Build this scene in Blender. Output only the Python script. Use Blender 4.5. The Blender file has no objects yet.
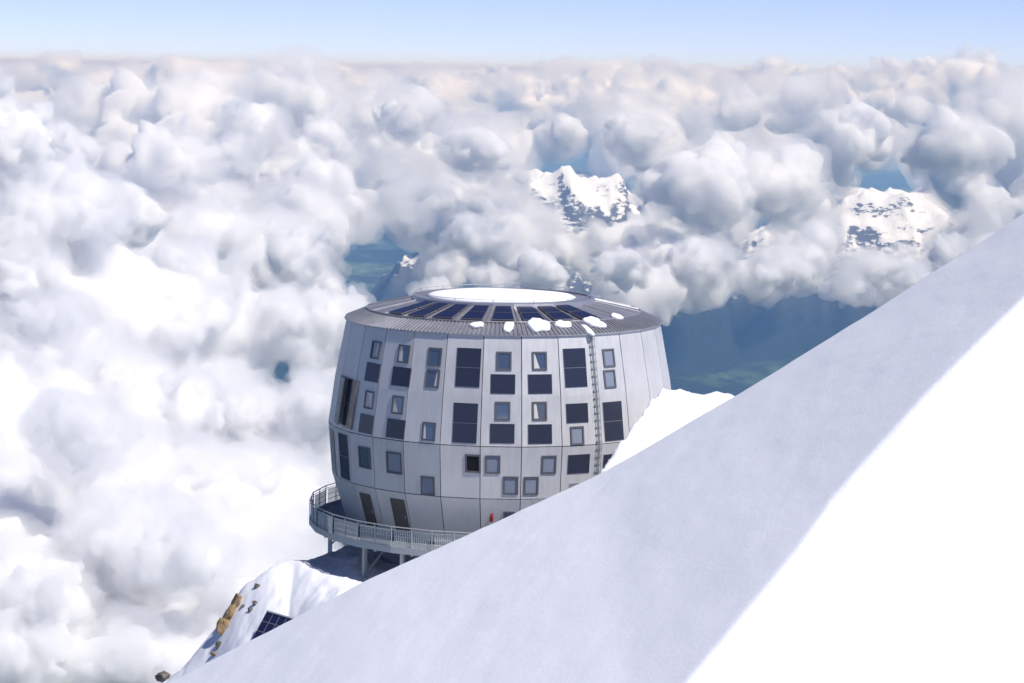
import bpy, bmesh, math, random
import numpy as np
from mathutils import Vector, Matrix

R = math.radians
SC = bpy.context.scene
COL = SC.collection
rng = np.random.default_rng(7)
random.seed(7)

# ------------------------------------------------------------ camera, light
W, H, F = 1024, 683, 2500.0
YH = 70.0                               # picture row of the true horizontal
PITCH = math.atan((H / 2 - YH) / F)
ROLL = R(0.9)
cam_d = bpy.data.cameras.new('camera')
cam = bpy.data.objects.new('camera', cam_d)
COL.objects.link(cam)
cam_d.sensor_width = 36
cam_d.lens = 36 * F / W
cam_d.clip_start = 0.5
cam_d.clip_end = 400000
CAM_M = Matrix.Rotation(R(90) - PITCH, 4, 'X') @ Matrix.Rotation(ROLL, 4, 'Z')
cam.matrix_world = CAM_M
SC.camera = cam

SUN_EL, SUN_AZ = R(54), R(53)          # azimuth: to the right of straight behind the camera
to_sun = Vector((math.cos(SUN_EL) * math.sin(SUN_AZ), -math.cos(SUN_EL) * math.cos(SUN_AZ), math.sin(SUN_EL)))
wd = bpy.data.worlds.new('World')
SC.world = wd
wd.use_nodes = True
nt = wd.node_tree
sky = nt.nodes.new('ShaderNodeTexSky')
sky.sky_type = 'NISHITA'
sky.sun_disc = False
sky.sun_elevation = SUN_EL
sky.sun_rotation = math.atan2(to_sun.x, to_sun.y)
sky.altitude = 3800
sky.air_density = 0.66
sky.dust_density = 0.0
sky.ozone_density = 3.0
tint = nt.nodes.new('ShaderNodeMix')
tint.data_type, tint.blend_type = 'RGBA', 'MULTIPLY'
tint.inputs[0].default_value = 1.0
tint.inputs[7].default_value = (1.07, 0.92, 1.04, 1)     # the photograph's slightly lavender daylight balance
nt.links.new(sky.outputs[0], tint.inputs[6])
nt.links.new(tint.outputs[2], nt.nodes['Background'].inputs[0])
nt.nodes['Background'].inputs[1].default_value = 0.105
sun_d = bpy.data.lights.new('sun', 'SUN')
sun_d.energy = 3.7
sun_d.angle = R(0.5)
sun_d.color = (1.0, 0.965, 0.945)
sun = bpy.data.objects.new('sun', sun_d)
COL.objects.link(sun)
sun.rotation_euler = to_sun.to_track_quat('Z', 'Y').to_euler()
vs = SC.view_settings
vs.view_transform = 'Standard'
vs.look = 'None'
vs.exposure = 0.32
vs.gamma = 1.0
cy = SC.cycles
cy.max_bounces = 26
cy.diffuse_bounces = 8
cy.volume_bounces = 24
cy.transparent_max_bounces = 16
cy.use_fast_gi = False


# ------------------------------------------------------------ helpers
def ray(px, py):
    v = Vector(((px - W / 2) / F, -(py - H / 2) / F, -1.0))
    d = CAM_M.to_3x3() @ v
    return d / d.y                       # unit step along +Y


def at(px, py, dist):
    return ray(px, py) * dist


# ------------------------------------------------------------ materials
def mat(name, color=(0.5, 0.5, 0.5), rough=0.6, metal=0.0, spec=0.5):
    m = bpy.data.materials.new(name)
    m.use_nodes = True
    n = m.node_tree
    b = n.nodes['Principled BSDF']
    b.inputs['Base Color'].default_value = (*color, 1)
    b.inputs['Roughness'].default_value = rough
    b.inputs['Metallic'].default_value = metal
    b.inputs['Specular IOR Level'].default_value = spec
    return m, n, b


def node(n, t, **kw):
    x = n.nodes.new(t)
    for k, v in kw.items():
        if hasattr(x, k):
            setattr(x, k, v)
        else:
            x.inputs[k.replace('_', ' ')].default_value = v
    return x


def ramp(n, fac, stops):
    r = n.nodes.new('ShaderNodeValToRGB')
    e = r.color_ramp.elements
    e[0].position, e[0].color = stops[0][0], (*stops[0][1], 1)
    e[1].position, e[1].color = stops[-1][0], (*stops[-1][1], 1)
    for p, c in stops[1:-1]:
        q = e.new(p)
        q.color = (*c, 1)
    n.links.new(fac, r.inputs[0])
    return r.outputs[0]


def coords(n, scale=(1, 1, 1), rot=(0, 0, 0)):
    tc = n.nodes.new('ShaderNodeTexCoord')
    mp = n.nodes.new('ShaderNodeMapping')
    mp.inputs['Scale'].default_value = scale
    mp.inputs['Rotation'].default_value = rot
    n.links.new(tc.outputs['Object'], mp.inputs[0])
    return mp.outputs[0]


def noise_tex(n, vec, scale, detail=6, rough=0.6):
    t = n.nodes.new('ShaderNodeTexNoise')
    t.inputs['Scale'].default_value = scale
    t.inputs['Detail'].default_value = detail
    t.inputs['Roughness'].default_value = rough
    n.links.new(vec, t.inputs['Vector'])
    return t.outputs['Fac']


def bump(n, b, h, strength, dist):
    k = n.nodes.new('ShaderNodeBump')
    k.inputs['Strength'].default_value = strength
    k.inputs['Distance'].default_value = dist
    n.links.new(h, k.inputs['Height'])
    n.links.new(k.outputs[0], b.inputs['Normal'])
    return k


def math_node(n, op, a, b):
    m = n.nodes.new('ShaderNodeMath')
    m.operation = op
    for i, v in enumerate((a, b)):
        if isinstance(v, (int, float)):
            m.inputs[i].default_value = v
        else:
            n.links.new(v, m.inputs[i])
    return m.outputs[0]


def volume_only(name, density, color, clear=False):
    m = bpy.data.materials.new(name)
    m.use_nodes = True
    n = m.node_tree
    n.nodes.remove(n.nodes['Principled BSDF'])
    v = n.nodes.new('ShaderNodeVolumePrincipled')
    v.inputs['Color'].default_value = (*color, 1)
    v.inputs['Density'].default_value = density
    if clear:                            # scatters only, absorbs nothing
        v.inputs['Absorption Color'].default_value = (1, 1, 1, 1)
    n.links.new(v.outputs[0], n.nodes['Material Output'].inputs['Volume'])
    return m


def np_mesh(name, verts, faces, mat, smooth=True):
    me = bpy.data.meshes.new(name)
    n, k = len(faces), faces.shape[1]
    me.vertices.add(len(verts))
    me.vertices.foreach_set('co', np.asarray(verts, np.float32).ravel())
    me.loops.add(n * k)
    me.loops.foreach_set('vertex_index', faces.astype(np.int32).ravel())
    me.polygons.add(n)
    me.polygons.foreach_set('loop_start', np.arange(0, n * k, k, dtype=np.int32))
    me.polygons.foreach_set('use_smooth', np.full(n, smooth))
    me.update(calc_edges=True)
    me.materials.append(mat)
    o = bpy.data.objects.new(name, me)
    COL.objects.link(o)
    return o


def grid_mesh(name, X, Y, Z, m):
    a, b = Z.shape
    idx = np.arange(a * b).reshape(a, b)
    q = np.stack([idx[:-1, :-1], idx[1:, :-1], idx[1:, 1:], idx[:-1, 1:]], -1).reshape(-1, 4)
    return np_mesh(name, np.stack([X, Y, Z], -1).reshape(-1, 3), q, m)


def vnoise(x, y, seed):
    """smooth 2-D value noise on arbitrary points"""
    g = np.random.default_rng(seed)
    T = g.uniform(-1, 1, (256, 256))
    i, j = np.floor(x).astype(int), np.floor(y).astype(int)
    u, v = x - i, y - j
    u, v = u * u * u * (u * (u * 6 - 15) + 10), v * v * v * (v * (v * 6 - 15) + 10)
    i, j, i1, j1 = i % 256, j % 256, (i + 1) % 256, (j + 1) % 256
    return (T[i, j] * (1 - u) + T[i1, j] * u) * (1 - v) + (T[i, j1] * (1 - u) + T[i1, j1] * u) * v


def fbm(x, y, seed, octaves=6, gain=0.5, ridged=False):
    out, a, f = 0, 1.0, 1.0
    for k in range(octaves):
        v = vnoise(x * f + 17.3 * k, y * f - 9.1 * k, seed + k)
        out = out + a * ((1 - 2 * np.abs(v)) if ridged else v)
        a *= gain
        f *= 2.03
    return out


# ------------------------------------------------------------ the valley far below
vm, n, b = mat('valley_ground', rough=1.0, spec=0.1)
v = coords(n)
big = noise_tex(n, v, 0.00045, 8, 0.62)
small = noise_tex(n, v, 0.0035, 6, 0.65)
mix = math_node(n, 'ADD', math_node(n, 'MULTIPLY', big, 0.65), math_node(n, 'MULTIPLY', small, 0.35))
n.links.new(ramp(n, mix, [(0.40, (0.008, 0.016, 0.014)), (0.50, (0.014, 0.030, 0.018)), (0.55, (0.05, 0.09, 0.04)),
                          (0.62, (0.15, 0.22, 0.10))]), b.inputs['Base Color'])
ys = np.concatenate([np.linspace(-150000, 9000, 12)[:-1], np.linspace(9000, 50000, 320), np.linspace(50000, 250000, 30)[1:]])
xs = np.concatenate([np.linspace(-150000, -12000, 20)[:-1], np.linspace(-12000, 12000, 220), np.linspace(12000, 150000, 20)[1:]])
X, Y = np.meshgrid(xs, ys, indexing='ij')
hills = fbm(X / 5200, Y / 5200, 31, 6, 0.5, True)
Z = -3050 + 200 * np.clip(hills, -0.6, 2) * (np.abs(X) < 30000) * (Y > 5000)
o = grid_mesh('valley_ground', X, Y, Z, vm)
o['kind'] = 'structure'

# ------------------------------------------------------------ snowy mountains rising through the cloud
mm, n, b = mat('mountain_rock_and_snow', rough=0.95, spec=0.15)
v = coords(n)
geo = n.nodes.new('ShaderNodeNewGeometry')
sep = n.nodes.new('ShaderNodeSeparateXYZ')
n.links.new(geo.outputs['Normal'], sep.inputs[0])
pos = n.nodes.new('ShaderNodeSeparateXYZ')
n.links.new(geo.outputs['Position'], pos.inputs[0])
spots = noise_tex(n, coords(n, (1, 1, 2.5)), 0.011, 9, 0.68)
snowy = math_node(n, 'ADD', math_node(n, 'MULTIPLY', sep.outputs[2], 0.75), math_node(n, 'MULTIPLY', spots, 0.9))
alt = math_node(n, 'MULTIPLY', math_node(n, 'ADD', pos.outputs[2], 1500.0), 0.00035)
snowy = math_node(n, 'ADD', snowy, alt)
n.links.new(ramp(n, snowy, [(0.0, (0.10, 0.10, 0.10)), (0.86, (0.11, 0.11, 0.115)), (0.91, (0.76, 0.78, 0.82)), (1.0, (0.80, 0.82, 0.86))]),
           b.inputs['Base Color'])
wood = math_node(n, 'ADD', math_node(n, 'MULTIPLY', math_node(n, 'ADD', pos.outputs[2], 2300.0), 0.0022), spots)
wmix = n.nodes.new('ShaderNodeMix')                     # forest below the snow line
wmix.data_type = 'RGBA'
wmix.clamp_factor = True
n.links.new(wood, wmix.inputs[0])
wmix.inputs[6].default_value = (0.012, 0.024, 0.018, 1)
n.links.new(b.inputs['Base Color'].links[0].from_socket, wmix.inputs[7])
n.links.new(wmix.outputs[2], b.inputs['Base Color'])


def mountain(name, label, px, py, dist, half_w, depth, height, seed, tilt):
    top = at(px, py, dist)
    height = top.z + 3400
    nx, ny = 200, 160
    u, w = np.meshgrid(np.linspace(-1, 1, nx), np.linspace(-1, 1, ny), indexing='ij')
    rr = np.clip(1 - np.sqrt((u / 1.0) ** 2 + (w / 1.0) ** 2), 0, 1)
    f = fbm(u * 2.3 + seed, w * 2.3, seed, 7, 0.52, True)
    Z = top.z - height + height * ((1 - (1 - rr) ** 1.6) * 0.96 + tilt * u * rr) + 0.075 * height * (f - 0.6) * np.clip(rr * 4, 0, 1)
    o = grid_mesh(name, top.x + u * half_w, top.y + w * depth, Z, mm)
    o['label'], o['category'], o['kind'] = label, 'mountain', 'structure'


mountain('snowy_mountain', 'snowy mountain top with dark rock bands showing through the hole in the clouds', 560, 148, 27000, 2700, 2900, 2000, 5, 0.03)
mountain('snowy_mountain', 'broad snowfield with a dark rocky foot under the clouds on the far side', 880, 176, 27500, 3300, 2900, 1700, 12, -0.03)

# ------------------------------------------------------------ the snow ridge in front and the ledge the hut stands on
sm, n, b = mat('snow', (0.86, 0.87, 0.90), 0.75, 0.0, 0.25)
v1 = coords(n, (0.3, 1.0, 0.5), (0, 0, 0.12))
streak = noise_tex(n, v1, 5.0, 10, 0.72)
fine = noise_tex(n, coords(n), 9.0, 8, 0.75)
hgt = math_node(n, 'ADD', math_node(n, 'MULTIPLY', streak, 0.5), math_node(n, 'MULTIPLY', fine, 0.9))
bump(n, b, hgt, 0.32, 0.055)

crest_px = [(60, 741), (170, 683), (290, 621), (370, 580), (460, 540), (600, 475), (740, 395), (900, 295), (1024, 215), (1120, 152)]
C = np.array([tuple(at(px, py, 60.0)) for px, py in crest_px])
xs_d = np.linspace(-60, 60, 1201)
zs = np.interp(xs_d, C[:, 0], C[:, 2])
zs = np.where(xs_d < C[0, 0], C[0, 2] + 0.52 * (xs_d - C[0, 0]), zs)
zs = np.where(xs_d > C[-1, 0], C[-1, 2] + 0.62 * (xs_d - C[-1, 0]), zs)
ker = np.hanning(17)
ker /= ker.sum()
zs = np.convolve(np.pad(zs, 8, mode='edge'), ker, 'valid')


def P(x):
    return np.interp(x, xs_d, zs)


crease_px = [(600, 785), (686, 683), (745, 612), (804, 541), (835, 495), (862, 463), (927, 393), (975, 345), (1024, 296), (1100, 225)]
cr = []
for px, py in crease_px:
    d = ray(px, py)
    t = np.linspace(20, 62, 4000)
    k = np.argmin(np.abs(d.z * t - P(d.x * t)))
    cr.append((d.x * t[k], t[k]))
cr = np.array(cr)


def smax(a, b, k):
    return 0.5 * (a + b + np.sqrt((a - b) ** 2 + k * k))


RIDGE = np.array([tuple(at(*q)) for q in [(575, 520, 94), (600, 475, 100), (618, 447, 104), (640, 415, 109), (652, 399, 112.5), (663, 390, 115.5), (690, 391, 117), (738, 396, 118), (820, 380, 121), (1000, 330, 125)]])

LX = np.linspace(-40, 40, 801)
LZ = np.interp(LX, [-40, -16.6, -15.4, -14.4, -13.2, -11.7, -10.3, -8.0, 40], [-46.8, -29.25, -28.35, -27.55, -25.65, -24.6, -24.2, -24.45, -24.45])
LZ = np.convolve(np.pad(LZ, 10, mode='edge'), np.hanning(21) / np.hanning(21).sum(), 'valid')


def height(x, y):
    p = P(x)
    g = np.interp(x, cr[:, 0], cr[:, 1])
    g = np.where(x < cr[0, 0], cr[0, 1] - 2.0 * (cr[0, 0] - x), g)
    g = np.where(x > cr[-1, 0], cr[-1, 1] + 1.55 * (x - cr[-1, 0]), g)
    lin = cr[0, 1] + 1.55 * (x - cr[0, 0])
    g = lin + (g - lin) * np.exp(-np.clip(g - y, 0, None) / 14.0)
    d = g - y
    soft = 0.5 * (d + np.sqrt(d * d + 0.10 ** 2))
    near = p - np.interp(x, [5.5, 7.5, 9.5, 12], [0.36, 0.42, 0.58, 0.72]) * soft
    near = near + 0.016 * fbm(x * 0.9, y * 0.3, 3, 5)
    roll = np.sqrt((0.9 * np.clip(y - 60, 0, None)) ** 2 + 1.2 ** 2) - 1.2
    t1 = near - roll
    camg = -1.8 - 0.238 * y - 0.012 * x * x
    t1 = np.where(y < 60, np.maximum(t1, camg), t1)
    # ledge under the hut
    ye = np.interp(x, [-40, -16, -12, -10, -8, -4, 6, 12, 30], [119, 120.5, 121.5, 122.5, 127, 136, 137, 134, 134])
    ye = ye + 0.4 * fbm(x * 0.5, y * 0.0, 8, 3)
    t2 = np.interp(x, LX, LZ)
    lean = np.interp(x, [-10.5, -8.0], [0.5, 0.12])
    t2 = t2 - lean * np.clip(np.interp(x, [-10.5, -8.0], [121.3, 118.6]) - y, 0, None)
    over = np.clip(y - ye, 0, None)
    t2 = t2 - 1.9 * np.clip(over - 0.5, 0, None) - 0.5 * over + 0.16 * fbm(x * 0.55, y * 0.55, 21, 5)
    # wind drift on the uphill side
    dx, dy, dz = RIDGE.T
    g3, h3 = np.interp(x, dx, dy), np.interp(x, dx, dz)
    t3 = h3 - 0.15 * np.clip(g3 - y, 0, None) - 0.4 * np.clip(y - g3, 0, None) + 0.13 * fbm(x * 0.9, y * 0.5, 40, 5)
    t3 = np.where(x < dx[0], h3 - 3.0 * (dx[0] - x) - 0.5 * np.abs(y - dy[0]), t3)
    z = smax(smax(t2, t3, 0.4), t1, 0.02)
    z = np.where(np.abs(x) > 45, z - 1.2 * (np.abs(x) - 45), z)
    return z


gx = np.concatenate([np.linspace(-60, -20, 60)[:-1], np.linspace(-20, 15, 440)[:-1], np.linspace(15, 50, 50)])
gy = np.concatenate([np.linspace(-14, 26, 40)[:-1], np.linspace(26, 58, 270)[:-1], np.linspace(58, 62, 50)[:-1], np.linspace(62, 104, 60)[:-1], np.linspace(104, 140, 160)[:-1], np.linspace(140, 230, 30)])
X, Y = np.meshgrid(gx, gy, indexing='ij')
o = grid_mesh('snow_slope', X, Y, height(X, Y), sm)
o['kind'] = 'structure'


# ------------------------------------------------------------ clouds
def lattice(n, scale, off):
    """cubic B-spline weights from a lattice to n samples"""
    x = np.arange(n) / scale + off
    i = np.floor(x).astype(int)
    t = x - i
    m = int(i.max()) + 4
    A = np.zeros((n, m), np.float32)
    r = np.arange(n)
    A[r, i] = (1 - t) ** 3 / 6
    A[r, i + 1] = (3 * t ** 3 - 6 * t ** 2 + 4) / 6
    A[r, i + 2] = (-3 * t ** 3 + 3 * t ** 2 + 3 * t + 1) / 6
    A[r, i + 3] = t ** 3 / 6
    return A


def noise3(shape, scale, g):
    ax = [lattice(n, scale, g.random()) for n in shape]
    L = g.standard_normal([a.shape[1] for a in ax]).astype(np.float32)
    L = np.tensordot(ax[0], L, (1, 0))
    L = np.tensordot(L, ax[1], (1, 1)).transpose(0, 2, 1)
    return np.tensordot(L, ax[2], (2, 1)) * 1.9


def surface_nets(f):
    s = f < 0
    c = np.zeros(tuple(n - 1 for n in f.shape), np.int8)
    for dx in (0, 1):
        for dy in (0, 1):
            for dz in (0, 1):
                c += s[dx:dx + c.shape[0], dy:dy + c.shape[1], dz:dz + c.shape[2]]
    act = (c > 0) & (c < 8)
    idx = np.full(c.shape, -1, np.int32)
    I = np.argwhere(act)
    idx[act] = np.arange(len(I))
    acc = np.zeros((len(I), 3))
    cnt = np.zeros(len(I))
    for a in range(3):
        for u in (0, 1):
            for v in (0, 1):
                o = [0, 0, 0]
                o[(a + 1) % 3] = u
                o[(a + 2) % 3] = v
                p = I + o
                q = p.copy()
                q[:, a] += 1
                fp = f[p[:, 0], p[:, 1], p[:, 2]]
                fq = f[q[:, 0], q[:, 1], q[:, 2]]
                m = (fp < 0) != (fq < 0)
                t = np.where(m, fp / np.where(m, fp - fq, 1), 0)
                pos = np.array(o, float)[None].repeat(len(I), 0)
                pos[:, a] += t
                acc[m] += pos[m]
                cnt[m] += 1
    verts = I + acc / np.maximum(cnt, 1)[:, None]
    faces = []
    for a in range(3):
        b, d = (a + 1) % 3, (a + 2) % 3
        lo = [slice(None)] * 3
        hi = [slice(None)] * 3
        lo[a] = slice(0, -1)
        hi[a] = slice(1, None)
        ch = s[tuple(lo)] != s[tuple(hi)]
        E = np.argwhere(ch)
        ok = (E[:, b] > 0) & (E[:, d] > 0) & (E[:, b] < f.shape[b] - 1) & (E[:, d] < f.shape[d] - 1)
        E = E[ok]
        ins = s[E[:, 0], E[:, 1], E[:, 2]]

        def cell(u, v):
            q = E.copy()
            q[:, b] -= u
            q[:, d] -= v
            return idx[q[:, 0], q[:, 1], q[:, 2]]
        Q = np.stack([cell(1, 1), cell(0, 1), cell(0, 0), cell(1, 0)], 1)
        Q[~ins] = Q[~ins][:, ::-1]
        faces.append(Q)
    return verts, np.concatenate(faces)


def cumulus(c, r, g, out, rmin, level=0, flat=0.8):
    """a heap of balls: big lobes carry smaller lobes on their outer, upper sides"""
    out.append((c[0], c[1], c[2], r))
    if level == 3:
        return
    for _ in range((11, 9, 7)[level]):
        v = g.standard_normal(3)
        v /= np.linalg.norm(v)
        if v[2] < -0.35:
            v[2] *= -1
        k = g.uniform(0.28, 0.6) if level else g.uniform(0.35, 0.75)
        if r * k > rmin:
            e = (1.25, 1.05, 0.95)[level]
            cumulus((c[0] + v[0] * r * e, c[1] + v[1] * r * e, c[2] + v[2] * r * flat), r * k, g, out, rmin, level + 1, flat)


def cloud_band(balls, lo, hi, cell, g, skins):
    """closed skins round the union of the balls, one in the other: dense cloud inside, ever thinner and more ragged vapour outside"""
    shape = [int((b - a) / cell) + 1 for a, b in zip(lo, hi)]
    FAR = 13.0
    f = np.full(shape, FAR * cell, np.float32)
    ax = [np.arange(n) * cell + a for n, a in zip(shape, lo)]
    for (x, y, z, r) in balls:
        if r < cell * 0.7:
            continue
        pad = min(FAR * cell, 2.2 * r + 11 * cell)
        sl = []
        for v, a, n in zip((x, y, z), lo, shape):
            i0 = max(0, int((v - r - pad - a) / cell))
            i1 = min(n, int((v + r + pad - a) / cell) + 2)
            sl.append(slice(i0, max(i0, i1)))
        if any(q.start >= q.stop for q in sl):
            continue
        d = np.sqrt(((ax[0][sl[0]] - x) ** 2)[:, None, None] + ((ax[1][sl[1]] - y) ** 2)[None, :, None] +
                    ((ax[2][sl[2]] - z) ** 2)[None, None, :]).astype(np.float32) - np.float32(r)
        sub = f[tuple(sl)]
        np.minimum(sub, d, out=sub)
    f /= cell
    disp = 2.6 * (np.abs(noise3(shape, 36.0, g)) - 0.5)
    k, a = 18.0, 2.4
    while k > 2.2:
        disp += a * (np.abs(noise3(shape, k, g)) - 0.5)
        k *= 0.52
        a *= 0.95
    out = []
    for iso, w_amp in skins:
        q = disp + iso
        k, a = 15.0, w_amp
        while k > 2.2 and w_amp:
            q = q + a * noise3(shape, k, g)
            k *= 0.5
            a *= 0.68
        q = f - 10.5 * np.tanh(q / 10.5)
        for e in range(3):                       # close it at the grid's own borders
            for s_ in (0, -1):
                sl = [slice(None)] * 3
                sl[e] = s_
                q[tuple(sl)] = 4
        v, fc = surface_nets(q)
        out.append((v * cell + np.array(lo), fc))
    return out


CL = [  # px, py, distance, radius px
    (60, 600, 4200, 120), (190, 650, 3900, 90), (-80, 480, 4600, 110), (90, 450, 5000, 100), (230, 530, 4700, 80),
    (280, 430, 5500, 55), (20, 300, 6500, 85), (150, 340, 6500, 75), (250, 340, 7000, 50), (320, 330, 7600, 38),
    (100, 220, 9000, 50), (10, 140, 9000, 50), (210, 245, 9500, 50), (300, 250, 9000, 34), (40, 160, 10500, 40),
    (250, 128, 16000, 34), (170, 160, 14000, 36), (335, 140, 17000, 30), (400, 110, 18000, 32), (330, 200, 12500, 36),
    (430, 200, 12000, 36), (480, 245, 10000, 32), (490, 160, 14000, 36), (545, 270, 9500, 22), (620, 270, 9000, 26),
    (700, 265, 9500, 32), (780, 270, 9500, 32), (850, 290, 9000, 26), (700, 190, 13000, 38), (770, 180, 14000, 38),
    (850, 140, 15000, 36), (950, 150, 15000, 36), (1010, 120, 20000, 32), (890, 265, 10500, 30), (985, 270, 9000, 36),
    (720, 115, 22000, 26), (640, 130, 19000, 28), (560, 125, 20000, 28), (800, 110, 22000, 24), (900, 105, 25000, 24),
]
CL += [(20, 680, 3700, 90), (120, 560, 3900, 70), (-60, 600, 4000, 90), (300, 600, 4600, 50), (170, 500, 4500, 60), (60, 380, 6000, 70), (10, 490, 4700, 70), (-50, 440, 4600, 80)]
# places where the photograph looks between the clouds: centre, half size, how far the gap reaches
HOLES = [(380, 261, 42, 22, 20000), (745, 348, 105, 42, 30000), (589, 187, 50, 28, 36000), (905, 206, 58, 15, 36000), (280, 372, 10, 14, 12000),
         (880, 238, 40, 12, 15000), (745, 226, 14, 14, 15000)]
gc = np.random.default_rng(11)
fill = []
for _ in range(190):
    py = 98 + 205 * gc.random() ** 1.6
    fill.append((gc.uniform(-250, 1270), py, np.clip((1000 + gc.normal(0, 100)) * F / (py - YH), 3000, 50000), gc.uniform(8, 17)))
for _ in range(420):
    py = 87 + 32 * gc.random() ** 1.3
    fill.append((gc.uniform(-250, 1270), py, np.clip((1000 + gc.normal(0, 100)) * F / (py - YH), 20000, 59000), gc.uniform(3, 7)))
CL = [(a_, b_ + (9 if b_ < 135 else 0), c_, r_ * (0.66 if c_ < 8000 else 0.56)) for a_, b_, c_, r_ in CL]
for a_, b_, c_, r_ in list(CL):                    # smaller heaps crowding round the big ones
    for _ in range(3):
        fill.append((a_ + gc.normal(0, 1.1) * r_, b_ + gc.normal(0, 0.8) * r_, c_ * gc.uniform(0.97, 1.05), r_ * gc.uniform(0.3, 0.55)))
CL += fill
for _ in range(260):                               # small puffs standing on the far horizon
    CL.append((gc.uniform(-200, 1250), 74 + 15 * gc.random() ** 0.7, gc.uniform(50000, 58000), gc.uniform(2.5, 6)))
for _ in range(210):                              # the unbroken cloud floor on the left
    py = gc.uniform(130, 720)
    px = gc.uniform(-220, 300 if py > 280 else 330)
    D = (950 + gc.normal(0, 80)) * F / (py - YH)
    CL.append((px, py, min(max(D, 3700), 24000), gc.uniform(22, 44)))
for _ in range(230):                              # and the broken deck on the right
    py = 98 + 184 * gc.random() ** 1.3
    CL.append((gc.uniform(330, 1200), py, min((950 + gc.normal(0, 80)) * F / (py - YH), 45000), gc.uniform(6, 14)))
CL += [(585, 258, 15000, 17), (556, 250, 14000, 15), (612, 250, 14500, 16), (640, 262, 13000, 15), (10, 480, 4500, 45), (-30, 520, 4300, 50)]
CL += [(a_, b_, 56500, r_) for a_, b_, r_ in [(70, 74, 8), (58, 76, 6), (160, 78, 6), (330, 72, 6), (345, 74, 6), (480, 75, 5), (555, 74, 6), (580, 73, 7), (620, 75, 7),
                                              (660, 73, 7), (700, 74, 6), (770, 72, 6), (800, 72, 7), (890, 69, 7), (920, 70, 8), (960, 68, 8), (990, 70, 7)]]
UNSEEN_SIDE = [(-900 - 3200 * gc.random(), gc.uniform(110, 420), gc.uniform(4500, 9000), gc.uniform(60, 120)) for _ in range(60)]  # clouds out of view, added for the hut's reflections and bounce light
CAM_R = np.array(CAM_M.to_3x3()).T


def cull(b):
    """drop the balls that would fill one of the gaps"""
    q = b[:, :3] @ CAM_R.T
    px, py = W / 2 - q[:, 0] / q[:, 2] * F, H / 2 + q[:, 1] / q[:, 2] * F
    rp = b[:, 3] / -q[:, 2] * F
    keep = np.ones(len(b), bool)
    for hx, hy, ha, hb, far in HOLES:
        e = ((px - hx) / (ha + rp + 13)) ** 2 + ((py - hy) / (hb + rp + 13)) ** 2
        keep &= ~((e < 1) & (-q[:, 2] < far))
    return b[keep]


BANDS = [(2600, 5800, 4.8, 1.8), (5800, 11200, 9.5, 3.4), (11200, 20000, 20.0, 6.0), (20000, 60000, 48.0, 12.0), (0, 1e6, 70.0, 8.0)]
for d0, d1, cell, m_px in BANDS:
    balls = []
    for px, py, D, rp in CL if d0 else UNSEEN_SIDE:
        if d0 <= D < d1:
            cumulus(tuple(at(px, py, D)), rp * D / F, gc, balls, cell * (1.5 if D < 11000 else 0.8))
    b = cull(np.array(balls))
    lo = (b[:, :3] - b[:, 3:]).min(0) - 14 * cell
    hi = (b[:, :3] + b[:, 3:]).max(0) + 14 * cell
    skins = cloud_band(b, lo, hi, cell, gc, [(0.0, 0.5), (6.5, 2.6) if 0 < d0 < 5000 else (2.8, 2.6)])
    for (v, q), depth_px, nm in zip(skins, (6.5 if d0 < 9000 else 5, 60 if 0 < d0 < 5000 else 34), ('clouds', 'cloud_mist')):
        o = np_mesh(nm, v, q, volume_only(nm, 1 / (depth_px * m_px), (1, 1, 1)))
        o['kind'] = 'stuff'

bm = bmesh.new()
bmesh.ops.create_cube(bm, size=1)
me = bpy.data.meshes.new('haze')
bm.to_mesh(me)
hz = bpy.data.objects.new('haze', me)
hz.scale = (520000, 520000, 3660)
hz.location = (0, 0, -3500 + 3660 / 2)
me.materials.append(volume_only('haze', 0.000025, (0.25, 0.50, 1.0), True))
hz['kind'] = 'stuff'
COL.objects.link(hz)


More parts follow.
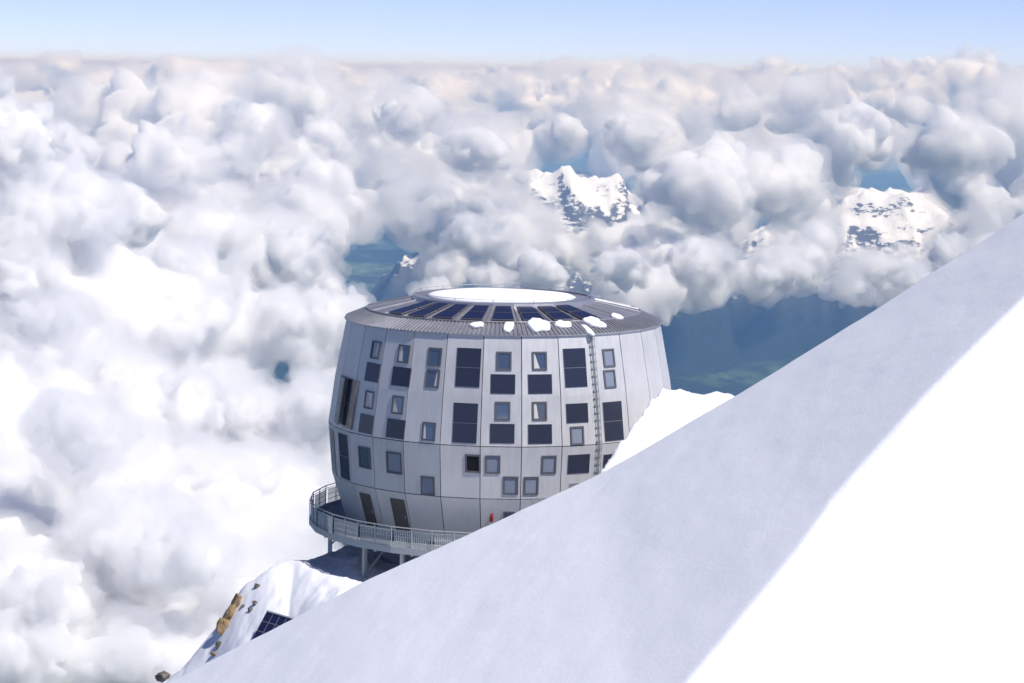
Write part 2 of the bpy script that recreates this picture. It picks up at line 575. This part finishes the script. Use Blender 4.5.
# ------------------------------------------------------------ the hut
class MB:
    """collects faces and links them as one mesh object"""

    def __init__(self):
        self.v, self.f, self.m = [], [], []

    def poly(self, pts, mi=0):
        i = len(self.v)
        self.v += [tuple(p) for p in pts]
        self.f.append(list(range(i, i + len(pts))))
        self.m.append(mi)

    def hexa(self, a, b, mi=0):
        """a solid between two matching loops"""
        n = len(a)
        i = len(self.v)
        self.v += [tuple(p) for p in a] + [tuple(p) for p in b]
        self.f += [list(range(i, i + n))[::-1], list(range(i + n, i + 2 * n))]
        self.f += [[i + k, i + (k + 1) % n, i + n + (k + 1) % n, i + n + k] for k in range(n)]
        self.m += [mi] * (n + 2)

    def box(self, c, ex, ey, ez, mi=0):
        c, ex, ey, ez = map(Vector, (c, ex, ey, ez))
        lo = [c - ez + s * ex + t * ey for s, t in ((-1, -1), (1, -1), (1, 1), (-1, 1))]
        self.hexa(lo, [p + 2 * ez for p in lo], mi)

    def bar(self, p, q, r, mi=0, n=8):
        p, q = Vector(p), Vector(q)
        z = (q - p).normalized()
        x = z.orthogonal().normalized()
        y = z.cross(x)
        ring = [x * math.cos(2 * math.pi * k / n) * r + y * math.sin(2 * math.pi * k / n) * r for k in range(n)]
        self.hexa([p + w for w in ring], [q + w for w in ring], mi)

    def build(self, name, mats, parent=None, smooth=False, origin=None):
        me = bpy.data.meshes.new(name)
        org = Vector(origin) if origin is not None else Vector((0, 0, 0))
        me.from_pydata([tuple(Vector(p) - org) for p in self.v], [], self.f)
        mats = mats if isinstance(mats, (list, tuple)) else [mats]
        for m in mats:
            me.materials.append(m)
        me.polygons.foreach_set('material_index', self.m)
        me.polygons.foreach_set('use_smooth', [smooth] * len(self.f))
        bm = bmesh.new()
        bm.from_mesh(me)
        bmesh.ops.recalc_face_normals(bm, faces=bm.faces)
        bm.to_mesh(me)
        bm.free()
        o = bpy.data.objects.new(name, me)
        COL.objects.link(o)
        o.parent = parent
        if origin is not None:
            o.location = org
        return o


def tag(o, label=None, cat=None, group=None, kind=None):
    for k, v in (('label', label), ('category', cat), ('group', group), ('kind', kind)):
        if v:
            o[k] = v
    return o


# materials of the hut
steel, n, b = mat('steel_cladding', (0.6, 0.6, 0.6), 0.5, 0.35, 0.5)
st = noise_tex(n, coords(n, (3.5, 3.5, 0.12)), 1.6, 6, 0.6)
cl = noise_tex(n, coords(n), 0.35, 3, 0.5)
n.links.new(ramp(n, math_node(n, 'ADD', math_node(n, 'MULTIPLY', st, 0.5), math_node(n, 'MULTIPLY', cl, 0.5)),
                 [(0.28, (0.55, 0.545, 0.535)), (0.72, (0.71, 0.70, 0.685))]), b.inputs['Base Color'])
n.links.new(ramp(n, st, [(0.3, (0.42, 0.42, 0.42)), (0.7, (0.58, 0.58, 0.58))]), b.inputs['Roughness'])
dark_gap, *_ = mat('joint_backing', (0.09, 0.09, 0.10), 0.8)
frame_m, *_ = mat('window_frame_grey', (0.13, 0.135, 0.145), 0.45, 0.3)
glass_m, n, b = mat('window_glass', (0.05, 0.075, 0.11), 0.04, 0.0, 1.0)
b.inputs['IOR'].default_value = 1.9
blind_m, n, b = mat('window_glass_with_blind', (0.24, 0.27, 0.33), 0.08, 0.0, 0.9)
curtain_m, *_ = mat('curtain_cloth', (0.62, 0.60, 0.55), 0.9)
dark_m, *_ = mat('unlit_room_shade', (0.006, 0.006, 0.008), 0.9)  # black pane colour stands in for the shade of the room inside
coll_m, n, b = mat('solar_collector_glass', (0.028, 0.033, 0.056), 0.22, 0.0, 0.5)
cf_m, *_ = mat('collector_frame', (0.22, 0.22, 0.24), 0.45, 0.3)
pv_m, n, b = mat('roof_panel_cells', (0.012, 0.016, 0.055), 0.28, 0.0, 0.4)
roof_m, n, b = mat('roof_metal', (0.42, 0.42, 0.45), 0.42, 0.65)
st = noise_tex(n, coords(n), 1.2, 5, 0.6)
n.links.new(ramp(n, st, [(0.3, (0.36, 0.36, 0.39)), (0.7, (0.48, 0.48, 0.50))]), b.inputs['Base Color'])
galv_m, n, b = mat('galvanised_metal', (0.46, 0.49, 0.49), 0.5, 0.5)
mesh_m, n, b = mat('railing_mesh', (0.52, 0.58, 0.57), 0.55, 0.3)
deck_m, *_ = mat('deck_boards', (0.20, 0.21, 0.23), 0.7)
door_m, *_ = mat('door_brown_grey', (0.10, 0.085, 0.075), 0.55)
red_m, *_ = mat('red_paint', (0.30, 0.02, 0.02), 0.5)

HD = 125.0
axis = at(502, 422.5, HD)
HX = axis.x
BASE = -26.4 + (YH - 25) * 0.05
hut = bpy.data.objects.new('mountain_hut', None)
COL.objects.link(hut)
hut.location = (HX, HD, BASE)
tag(hut, 'round silver metal mountain hut with many small windows and dark panels', 'mountain hut')
N = 28
STEP = 2 * math.pi / N
PX = HD / F                       # metres in a pixel at the hut


def zz(yc):
    """height above the hut's base of a ring whose centre shows at row yc"""
    return -(yc - YH) * PX - BASE


def pt(a, r, z):
    return Vector((r * math.sin(a), -r * math.cos(a), z))


RING = [(7.55, zz(532)), (7.80, zz(522)), (8.55, zz(473)), (8.75, zz(422.5)), (8.42, zz(375)), (7.88, zz(319))]
Z_DECK = zz(522)
Z_EAVE = RING[-1][1]


def corner(i, k):
    return pt((k - 0.5) * STEP, *RING[i])


# cladding: one panel per facet and storey with open joints in front of a dark backing
w = MB()
for k in range(N):
    for i in range(len(RING) - 1):
        a, b_, c, d = corner(i, k), corner(i, k + 1), corner(i + 1, k + 1), corner(i + 1, k)
        nrm = (b_ - a).cross(d - a).normalized()
        g = 0.022
        gz0 = 0.0 if i in (0, 4) else g
        gz1 = 0.0 if i in (3,) else g
        ux = (b_ - a).normalized()
        uz0 = (d - a).normalized()
        uz1 = (c - b_).normalized()
        q = [a + ux * g + uz0 * gz0, b_ - ux * g + uz1 * gz0, c - ux * g - uz1 * gz1, d + ux * g - uz0 * gz1]
        w.hexa([p - nrm * 0.045 for p in q], q, 0)
w.build('wall', steel, hut)
w = MB()
prof = [(r - 0.06, z) for r, z in RING]
for k in range(N):
    for i in range(len(prof) - 1):
        w.poly([pt((k - .5) * STEP, *prof[i]), pt((k + .5) * STEP, *prof[i]), pt((k + .5) * STEP, *prof[i + 1]), pt((k - .5) * STEP, *prof[i + 1])])
w.poly([pt((k - .5) * STEP, *prof[0]) for k in range(N)])
w.build('wall_backing', dark_gap, hut)

HUT_M = Matrix.Translation(hut.location)


def facet(k, i):
    a, b_, c, d = corner(i, k), corner(i, k + 1), corner(i + 1, k + 1), corner(i + 1, k)
    x = (b_ - a).normalized()
    mid_l, mid_u = (a + b_) / 2, (c + d) / 2
    y = (mid_u - mid_l).normalized()
    return (mid_l + mid_u) / 2, x, y, x.cross(y).normalized()


def hit(k, i, px, py):
    """where the facet shows at this pixel of the photograph"""
    o, x, y, nrm = facet(k, i)
    d = ray(px, py)
    org = o + Vector(hut.location)
    t = org.dot(nrm) / d.dot(nrm)
    p = d * t - Vector(hut.location)
    return p, x, y, nrm


def storey(py, k):
    a = k * STEP
    for i in (0, 1, 2, 3, 4):
        za, zb = RING[i][1], RING[i + 1][1]
        zf = (za + zb) / 2
        p_lo = Vector(hut.location) + (corner(i, k) + corner(i, k + 1)) / 2
        p_hi = Vector(hut.location) + (corner(i + 1, k) + corner(i + 1, k + 1)) / 2
        y_of = []
        for p in (p_lo, p_hi):
            q = CAM_M.inverted() @ p
            y_of.append(H / 2 - q.y / -q.z * F)
        if y_of[1] <= py <= y_of[0]:
            return i
    return 4


FRAME_W = 0.085


def window(k, px, py, ww=0.72, wh=0.88, curtain=0, label=None, blind=False):
    p, x, y, nrm = hit(k, storey(py, k), px, py)
    m = MB()
    hw, hh = ww / 2, wh / 2
    t = FRAME_W / 2
    out_ = nrm * 0.030
    mid = p + nrm * 0.022
    for s in (-1, 1):
        m.box(mid + x * s * (hw - t), x * t, y * hh, out_)
        m.box(mid + y * s * (hh - t), x * (hw - 2 * t), y * t, out_ * 0.99)
    f = m.build('window', frame_m, hut)
    m = MB()
    m.box(p + nrm * 0.006, x * (hw - 2 * t), y * (hh - 2 * t), nrm * 0.004)
    m.build('pane', blind_m if blind else glass_m, f)
    if curtain:
        m = MB()
        c = p + nrm * 0.013
        iw, ih = hw - 2 * t - 0.004, hh - 2 * t - 0.004
        s = 1 if curtain > 0 else -1
        e = abs(curtain)
        pts = [c - x * s * iw + y * ih, c - x * s * iw - y * ih, c - x * s * (iw - 2 * iw * e) - y * ih, c - x * s * (iw - random.uniform(0.2, 1.9) * iw * e) + y * ih]
        m.hexa(pts, [q + nrm * 0.002 for q in pts])
        m.build('curtain', curtain_m, f)
    if label:
        f['label'] = label
    return f


def collector(k, px, py, ww=1.16, wh=0.92, split=False):
    p, x, y, nrm = hit(k, storey(py, k), px, py)
    m = MB()
    m.box(p + nrm * 0.012, x * ww / 2, y * wh / 2, nrm * 0.02, 1)
    if split:
        for s in (-1, 1):
            m.box(p + nrm * 0.036 + y * s * (wh / 4 + 0.004), x * (ww / 2 - .014), y * (wh / 4 - .012), nrm * 0.004, 0)
    else:
        m.box(p + nrm * 0.036, x * (ww / 2 - .014), y * (wh / 2 - .014), nrm * 0.004, 0)
    return m.build('solar_collector', [coll_m, cf_m], hut)


for k, px, py, cu in [(-4, 376, 350, -.75), (-4, 369.5, 400, .7), (-3, 404, 354, .45), (-3, 398, 405, .55), (-2, 435, 357, 0), (-2, 433, 378.6, -.3),
                      (-2, 429, 431.5, .25), (0, 504, 361, 0), (0, 502.7, 411, 0), (1, 539.5, 361, .5), (1, 539.5, 411, .4),
                      (0, 492.7, 464.5, 0), (0, 510.6, 485.5, 0), (1, 548.8, 464.5, 0), (1, 531, 485.7, 0), (2, 577, 435.6, 0),
                      (3, 608.5, 358, 0), (3, 609.5, 379, 0)]:
    window(k, px, py, curtain=cu, blind=(py > 434 or px > 605))
window(-4, 365, 457.6, 0.98, 1.05, label='larger square window with a wide dark frame')
window(-3, 394.5, 463, 0.98, 1.05, label='larger square window showing a pale blind', blind=True)
window(-2, 428, 485.7, 0.74, 0.92, blind=True)
window(0, 509, 519, 0.55, 0.8)
ow = window(-1, 473, 463.5, 0.76, 0.88, label='open window with a black unlit room behind it')
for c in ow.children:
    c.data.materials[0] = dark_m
for k, px, py in [(-4, 373, 372.5), (-4, 366.7, 424), (-3, 401.5, 376.8), (-3, 396, 428.8), (0, 503, 384), (0, 502.3, 433.5), (1, 540, 384),
                  (1, 540, 434), (2, 577, 413), (2, 578.5, 463.7), (3, 612, 463)]:
    collector(k, px, py)
for k, px, py, wh in [(-5, 350.2, 404, 2.4), (-5, 344.5, 456.5, 2.25), (-6, 339.8, 400, 2.35), (-6, 333.7, 452, 2.25), (-1, 468.5, 367.5, 1.84),
                      (-1, 465.3, 423, 1.88), (2, 575, 367.7, 1.84), (3, 613, 421, 1.86)]:
    collector(k, px, py, 1.18, wh, True)
# doors to the walkway
for k, px, py in [(-4, 369, 510.5), (-3, 400.5, 516)]:
    p, x, y, nrm = hit(k, storey(py, k), px, py)
    m = MB()
    m.box(p + nrm * 0.012, x * 0.44, y * 0.90, nrm * 0.02, 0)
    d = m.build('door', door_m, hut)
    m = MB()
    m.box(p + nrm * 0.045 + x * 0.34, x * 0.02, y * 0.09, nrm * 0.012)
    m.build('handle', galv_m, d)
p, x, y, nrm = hit(2, storey(489, 2), 579, 490)
m = MB()
m.box(p + nrm * 0.01, x * 0.55, y * 0.35, nrm * 0.012)
m.build('hatch', roof_m, hut)
p, x, y, nrm = hit(0, storey(517, 0), 491.5, 517)
m = MB()
m.bar(p + nrm * 0.12 - y * 0.18, p + nrm * 0.12 + y * 0.12, 0.085, 0, 12)
m.bar(p + nrm * 0.12 + y * 0.12, p + nrm * 0.12 + y * 0.2, 0.03, 0, 8)
m.box(p + nrm * 0.12 + y * 0.2, x * 0.07, y * 0.015, nrm * 0.02)
m.box(p + nrm * 0.03, x * 0.04, y * 0.1, nrm * 0.03)
m.build('fire_extinguisher', red_m, hut)

# cable run with clips, from the eaves down
m = MB()
m2 = []
aC = 2.5 * STEP
pts = [pt(aC, r + 0.10, z) for r, z in RING[1:]] + [pt(aC, RING[-1][0] - 0.02, Z_EAVE + 0.14)]
side = Vector((math.cos(aC), math.sin(aC), 0))
for s in (-0.10, 0.0, 0.10):
    for p, q in zip(pts[:-1], pts[1:]):
        m.bar(p + side * s, q + side * s, 0.016 if s else 0.028)
for p, q in zip(pts[:-2], pts[1:-1]):
    L = (q - p).length
    for j in range(int(L / 0.32)):
        c = p.lerp(q, (j + .5) / int(L / 0.32))
        m.box(c - Vector((math.sin(aC), -math.cos(aC), 0)) * 0.04, side * 0.16, Vector((math.sin(aC), -math.cos(aC), 0)) * 0.03, Vector((0, 0, 0.014)))
m.build('cable_run', galv_m, hut)

# roof: ribbed metal skirt, a band of solar panels, rim, guard rail
R0, Z0 = 7.98, Z_EAVE - 0.02
R1, Z1 = 6.85, zz(310)
R2, Z2 = 4.55, zz(298)
m = MB()
for k in range(N):
    a0, a1 = (k - .5) * STEP, (k + .5) * STEP
    m.hexa([pt(a0, R0, Z0), pt(a1, R0, Z0), pt(a1, R1, Z1), pt(a0, R1, Z1)],
           [pt(a0, R0, Z0 + .05), pt(a1, R0, Z0 + .05), pt(a1, R1, Z1 + .05), pt(a0, R1, Z1 + .05)])
    for j in range(8):
        t = (j + .5) / 8
        lo = pt(a0, R0, Z0 + .05).lerp(pt(a1, R0, Z0 + .05), t)
        hi = pt(a0, R1, Z1 + .05).lerp(pt(a1, R1, Z1 + .05), t)
        ax = (hi - lo).normalized()
        ac = (a0 + a1) / 2
        sx = Vector((math.cos(ac), math.sin(ac), 0))
        m.box((lo + hi) / 2 + sx.cross(ax) * 0.02, sx * 0.035, ax * ((hi - lo).length / 2), sx.cross(ax) * 0.028)
m.build('roof_skirt', roof_m, hut)
m = MB()
for k in range(N):
    a0, a1 = (k - .5) * STEP, (k + .5) * STEP
    m.hexa([pt(a0, R1 + .02, Z1 + .02), pt(a1, R1 + .02, Z1 + .02), pt(a1, R2, Z2 - .1), pt(a0, R2, Z2 - .1)],
           [pt(a0, R1 + .02, Z1 + .08), pt(a1, R1 + .02, Z1 + .08), pt(a1, R2, Z2 - .04), pt(a0, R2, Z2 - .04)])
    # ridge cap on the joint
    p, q = pt(a0, R1, Z1 + .09), pt(a0, R2, Z2 - .03)
    m.bar(p, q, 0.05, 0, 6)
    m.bar(pt(a0, R1 + .05, Z1 + .09), pt(a1, R1 + .05, Z1 + .09), 0.04, 0, 6)
m.build('roof', roof_m, hut)
for k in range(-6, 6):
    a0, a1 = (k - .5) * STEP, (k + .5) * STEP
    if k in (-6, -5, 4, 5):
        continue
    lo_l, lo_r = pt(a0, R1, Z1 + .08), pt(a1, R1, Z1 + .08)
    hi_l, hi_r = pt(a0, R2, Z2 - .04), pt(a1, R2, Z2 - .04)
    nrm = (lo_r - lo_l).cross(hi_l - lo_l).normalized()
    m = MB()
    for t0, t1 in ((0.04, 0.50), (0.53, 0.97)):
        q = []
        for t, s in ((t0, .15), (t0, .85), (t1, .85), (t1, .15)):
            q.append(lo_l.lerp(hi_l, t).lerp(lo_r.lerp(hi_r, t), s))
        m.hexa([p + nrm * 0.06 for p in q], [p + nrm * 0.11 for p in q], 1)
        c = sum(q, Vector()) / 4
        q2 = [p.lerp(c, 0.035) for p in q]
        m.hexa([p + nrm * 0.112 for p in q2], [p + nrm * 0.118 for p in q2], 0)
    m.build('roof_solar_panel', [pv_m, cf_m], hut)
m = MB()
for k in range(N):
    a0, a1 = (k - .5) * STEP, (k + .5) * STEP
    for (ra, za, rb, zb) in ((R2 + .10, Z2 - .12, R2 + .02, Z2 + .14),):
        m.hexa([pt(a0, ra, za), pt(a1, ra, za), pt(a1, rb, zb), pt(a0, rb, zb)],
               [pt(a0, ra - .2, za), pt(a1, ra - .2, za), pt(a1, rb - .2, zb), pt(a0, rb - .2, zb)])
m.poly([pt((k - .5) * STEP, R2 - .1, Z2 + .06) for k in range(N)])
m.build('roof_rim', roof_m, hut)
rail = MB()
zr = Z2 + .14
for k in range(N):
    a0, a1 = (k - .5) * STEP, (k + .5) * STEP
    rail.bar(pt(a0, R2 - .1, zr + .17), pt(a1, R2 - .1, zr + .17), 0.011)
gr = rail.build('roof_rail', galv_m, hut)
for k in range(0, N, 2):
    m = MB()
    a0 = (k - .5) * STEP
    m.bar(pt(a0, R2 - .1, zr - .02), pt(a0, R2 - .1, zr + .2), 0.016)
    m.build('rail_post', galv_m, gr)
m = MB()
m.bar(pt(R(80), 7.7, Z_EAVE + .02), pt(R(80), 8.25, Z_EAVE + .06), 0.045)
m.build('water_spout', galv_m, hut)

# walkway round the foot
RD = 9.62
m = MB()
for k in range(N):
    a0, a1 = (k - .5) * STEP, (k + .5) * STEP
    for (r0, r1, z0, z1, mi) in ((7.6, RD, Z_DECK - .12, Z_DECK, 0), (RD - .02, RD + .06, Z_DECK - .26, Z_DECK + .06, 1)):
        m.hexa([pt(a0, r0, z0), pt(a1, r0, z0), pt(a1, r1, z0), pt(a0, r1, z0)], [pt(a0, r0, z1), pt(a1, r0, z1), pt(a1, r1, z1), pt(a0, r1, z1)], mi)
    m.box(pt((k) * STEP, 8.6, Z_DECK - .24), pt(k * STEP, 0.95, 0), pt((k) * STEP + math.pi / 2, 0.05, 0), (0, 0, .11), 1)
m.build('walkway', [deck_m, galv_m], hut)
m = MB()
for k in range(N):
    a0, a1 = (k - .5) * STEP, (k + .5) * STEP
    m.bar(pt(a0, RD + .02, Z_DECK + 1.0), pt(a1, RD + .02, Z_DECK + 1.0), 0.028)
    m.bar(pt(a0, RD + .02, Z_DECK + .86), pt(a1, RD + .02, Z_DECK + .86), 0.016)
rl = m.build('railing', galv_m, hut)
for k in range(N):
    for h_ in (0, 1):
        a0 = (k - .5 + h_ * .5) * STEP
        r = RD + .02 if not h_ else (RD + .02) * math.cos(STEP / 2)
        m = MB()
        m.bar(pt(a0, r, Z_DECK + .0), pt(a0, r, Z_DECK + 1.0), 0.026)
        m.build('railing_post', galv_m, rl)
    a0, a1 = (k - .5) * STEP, (k + .5) * STEP
    m = MB()
    A, B, C_, D = pt(a0, RD - .02, Z_DECK + .05), pt(a1, RD - .02, Z_DECK + .05), pt(a1, RD - .02, Z_DECK + .80), pt(a0, RD - .02, Z_DECK + .80)
    nrm = (B - A).cross(D - A).normalized()
    for j in range(20):
        t = 0.05 + 0.9 * (j + .5) / 20
        lo, hi = A.lerp(B, t), D.lerp(C_, t)
        m.box((lo + hi) / 2, (B - A).normalized() * 0.020, (hi - lo) / 2, nrm * 0.006)
    for t in (0, 0.33, 0.66, 1):
        m.bar(A.lerp(D, t).lerp(B.lerp(C_, t), .04), A.lerp(D, t).lerp(B.lerp(C_, t), .96), 0.014, 0, 6)
    m.build('mesh_panel', mesh_m, rl)
# legs under the walkway
ground = lambda p: float(height(np.array([p.x + HX]), np.array([p.y + HD]))[0]) - BASE
for k in (-3.6, -2.4, -1.2, 0, 1.2, 2.6, 4, 6, 8, 10, 12, 14, 16, 18, 20):
    p = pt(k * STEP, 9.0, 0)
    zg = ground(p) - .4
    m = MB()
    m.box((p.x, p.y, (zg + Z_DECK - .26) / 2), pt(k * STEP, .09, 0), pt(k * STEP + math.pi / 2, .09, 0), (0, 0, (Z_DECK - .26 - zg) / 2))
    s_ = m.build('support_post', galv_m, hut)
    m = MB()
    q = pt(k * STEP, 7.4, 0)
    m.bar((p.x, p.y, max(zg + .5, Z_DECK - 1.9)), (q.x, q.y, Z_DECK - .35), 0.05)
    m.build('brace', galv_m, s_)
m = MB()
c0 = [pt((k - .5) * STEP, 5.6, -6) for k in range(N)]
c1 = [pt((k - .5) * STEP, 6.2, RING[0][1] - .02) for k in range(N)]
m.hexa(c0, c1)
m.build('foundation', deck_m, hut)


# ------------------------------------------------------------ snow lying on the roof
snow_m, n, b = mat('roof_snow', (0.88, 0.89, 0.91), 0.8, 0.0, 0.2)
bump(n, b, noise_tex(n, coords(n), 3.0, 8, 0.65), 0.25, 0.05)


def snow_pad(name, centre, u, v, half_u, half_v, thick, seed, rag=0.22, sink=0.06):
    """a pad of snow with a ragged outline, lying in the plane of u and v"""
    u, v = u.normalized(), v.normalized()
    nrm = u.cross(v)
    rings, segs = 9, 48
    verts, faces = [], []
    g = random.Random(seed)
    ph = [(g.uniform(0, 6.28), g.uniform(0.3, 1) * rag / (1 + 0.6 * j)) for j in range(7)]

    def outline(a):
        return 1 + sum(q * math.sin((j + 2) * a + p) for j, (p, q) in enumerate(ph))
    verts.append(nrm * thick)
    for i in range(1, rings + 1):
        t = i / rings
        for s in range(segs):
            a = 2 * math.pi * s / segs
            r = t * outline(a)
            zt = thick * (1 - t ** 4) ** 0.7 * (1 + 0.12 * math.sin(3 * a + ph[0][0]) * t) - (sink if i == rings else 0)
            verts.append(u * math.cos(a) * r * half_u + v * math.sin(a) * r * half_v + nrm * zt)
    for s in range(segs):
        faces.append((0, 1 + s, 1 + (s + 1) % segs))
    for i in range(rings - 1):
        for s in range(segs):
            p, q = 1 + i * segs + s, 1 + i * segs + (s + 1) % segs
            faces.append((p, p + segs, q + segs, q))
    faces.append(tuple(1 + (rings - 1) * segs + s for s in range(segs))[::-1])
    me = bpy.data.meshes.new(name)
    me.from_pydata([tuple(p) for p in verts], [], faces)
    me.materials.append(snow_m)
    me.polygons.foreach_set('use_smooth', [True] * len(faces))
    o = bpy.data.objects.new(name, me)
    COL.objects.link(o)
    o.location = centre
    return o


HL = Vector(hut.location)
o = snow_pad('snow_dome', HL + Vector((-0.2, 0.35, Z2 + .06)), Vector((1, 0, 0)), Vector((0, 1, 0)), 3.85, 3.5, 0.26, 3, 0.03)
tag(o, 'smooth round cap of white snow on the flat top of the metal hut', 'snow')


def roof_hit(px, py):
    d = ray(px, py)
    best = None
    for t in np.linspace(HD - 12, HD, 4000):
        p = d * t - HL
        r = math.hypot(p.x, p.y)
        z = np.interp(r, [R2, R1, R0], [Z2, Z1 + .1, Z0 + .06])
        if p.z <= z:
            return p
    return p


for px, py, wpx, lpx, th, seed, lab in [
        (477, 325.5, 14, 6.5, .10, 1, 'small white snow lump at the foot of the fourth roof panel, leftmost of the lumps'),
        (508.5, 327.5, 12, 11, .12, 2, 'snow lump pointed at its lower end, below the roof panel left of the biggest lump'),
        (538.5, 326, 23, 16, .22, 3, 'biggest snow lump on the roof, covering the foot of a dark panel'),
        (563, 325, 19, 8, .12, 4, 'flat oval snow lump on the roof just right of the biggest lump'),
        (594, 323, 24, 11, .18, 5, 'wide snow lump at the head of the cable run on the metal roof'),
        (588, 331, 9, 11, .12, 6, 'narrow tongue of snow hanging down the ribbed skirt above the cable run'),
        (617, 317, 15, 7, .10, 7, 'oval snow lump highest up on the right of the roof')]:
    p = roof_hit(px, py)
    a = math.atan2(p.x, -p.y)
    slope = math.atan2(Z1 - Z0, R0 - R1)
    u = Vector((math.cos(a), math.sin(a), 0))
    v = Vector((-math.sin(a) * math.cos(slope), math.cos(a) * math.cos(slope), math.sin(slope)))
    o = snow_pad('snow_lump', HL + p + Vector((0, 0, .05)), u, v, wpx * PX / 2 * 0.92, lpx * PX / 2 / 0.5 * 0.9, th * 0.6, seed, 0.16)
    tag(o, lab, 'snow lump', 'snow lumps left on the roof')


# ------------------------------------------------------------ on the snow ledge
def ground_hit(px, py, near=96, far=132):
    d = ray(px, py)
    t = np.linspace(near, far, 3000)
    z = height(d.x * t, t)
    below = np.nonzero(z >= d.z * t)[0]
    k = below[0] if len(below) else np.argmin(np.abs(z - d.z * t))
    return d * float(t[k])


A, C_ = ground_hit(267, 611), ground_hit(251.5, 640)
A, C_ = A * ((A.y - 1.5) / A.y), C_ * ((C_.y - 0.4) / C_.y)
B = at(308, 623, A.y - 0.8)
arr = bpy.data.objects.new('solar_array', None)
COL.objects.link(arr)
arr.location = A
tag(arr, 'tilted dark blue solar panel with pale cell lines half hidden behind the snow ridge', 'solar panel')
x, y = B - A, C_ - A
nrm = -x.cross(y).normalized()
if nrm.z < 0:
    nrm = -nrm
m = MB()
O = Vector((0, 0, 0))
m.hexa([O, x, x + y, y], [p - nrm * .05 for p in (O, x, x + y, y)], 1)
for j in range(6):
    for i in range(3):
        q = [x * ((j + s) / 6) + y * ((i + t) / 3) for s, t in ((.05, .035), (.95, .035), (.95, .965), (.05, .965))]
        m.hexa([p + nrm * .002 for p in q], [p + nrm * .008 for p in q], 0)
m.build('panel', [pv_m, cf_m], arr)
m = MB()
m.bar(O + nrm * .02 - x * .0, x + nrm * .02, 0.045)
m.build('frame_edge', galv_m, arr)
for s in (.06, .5, .94):
    for t in (.06, .9):
        p = x * s + y * t - nrm * .05
        w_ = A + p
        zg = float(height(np.array([w_.x]), np.array([w_.y]))[0]) - A.z
        m = MB()
        m.bar(p, (p.x, p.y, min(zg, p.z - .1) - .3), 0.04)
        m.build('leg', galv_m, arr)

rock_m, n, b = mat('rock_ochre', rough=0.9, spec=0.2)
rn = noise_tex(n, coords(n), 2.2, 9, 0.7)
n.links.new(ramp(n, rn, [(0.3, (0.12, 0.085, 0.055)), (0.5, (0.30, 0.205, 0.115)), (0.7, (0.42, 0.32, 0.2))]), b.inputs['Base Color'])
bump(n, b, rn, 0.9, 0.15)
rock_g, n, b = mat('rock_grey', rough=0.9, spec=0.2)
rn = noise_tex(n, coords(n), 2.6, 9, 0.7)
n.links.new(ramp(n, rn, [(0.3, (0.06, 0.06, 0.065)), (0.7, (0.24, 0.22, 0.19))]), b.inputs['Base Color'])
bump(n, b, rn, 0.9, 0.15)


def rock(px, py, wpx, hpx, rot, seed, mt, lab):
    p = ground_hit(px, py)
    bm = bmesh.new()
    bmesh.ops.create_icosphere(bm, subdivisions=4, radius=1)
    co = np.array([v.co[:] for v in bm.verts])
    g = np.random.default_rng(seed)
    f = np.ones(len(co))
    for _ in range(16):                       # chop flat faces off the ball
        nv = g.standard_normal(3)
        nv /= np.linalg.norm(nv)
        h_ = g.uniform(0.45, 0.8)
        dd = co @ nv
        over = np.clip(dd - h_, 0, None)
        co = co - over[:, None] * nv
    co += 0.05 * np.stack([fbm(co[:, 0] * 3 + k * 7, co[:, 1] * 3 + co[:, 2] * 2, seed + k, 4) for k in range(3)], 1)
    co *= np.array([wpx * PX * .5, max(wpx, hpx) * PX * .4, hpx * PX * .5]) / 0.62
    ca, sa = math.cos(rot), math.sin(rot)
    co = np.stack([co[:, 0] * ca + co[:, 2] * sa, co[:, 1], -co[:, 0] * sa + co[:, 2] * ca], 1)
    for v, c in zip(bm.verts, co):
        v.co = c
    me = bpy.data.meshes.new('rock')
    bm.to_mesh(me)
    bm.free()
    me.materials.append(mt)
    o = bpy.data.objects.new('rock', me)
    COL.objects.link(o)
    o.location = p
    tag(o, lab, 'rock', 'rocks sticking out of the snow ledge')


for a in [(236, 603, 9, 16, .45, 1, rock_m, 'ochre rock at the upper end of the long rocky streak on the snow edge'),
          (231, 615, 9, 20, .35, 2, rock_m, 'tall pale ochre rock in the middle of the rocky streak'),
          (225, 628, 11, 17, .1, 3, rock_m, 'rounded brown rock at the foot of the rocky streak'),
          (219, 645, 8, 8, 0, 4, rock_g, 'dark blue grey stone just below the rocky streak'),
          (214.5, 655, 8, 4, .3, 5, rock_m, 'flat brown stone right at the foot of the snow edge'),
          (163.5, 676, 11, 9, .2, 6, rock_g, 'grey brown rock at the lowest corner of the snow, by itself'),
          (243, 607, 6, 4, .2, 7, rock_g, 'small brown stone right beside the rocky streak'),
          (255, 604, 3.5, 7, -.3, 8, rock_g, 'small upright stone, upper one of the two just above the solar panel'),
          (250, 611, 4, 5, .4, 9, rock_g, 'tiny stone, lower one of the two just above the solar panel'),
          (257, 587, 5, 5, .6, 10, rock_g, 'lone little stone on the skyline of the snow ledge')]:
    rock(*a)
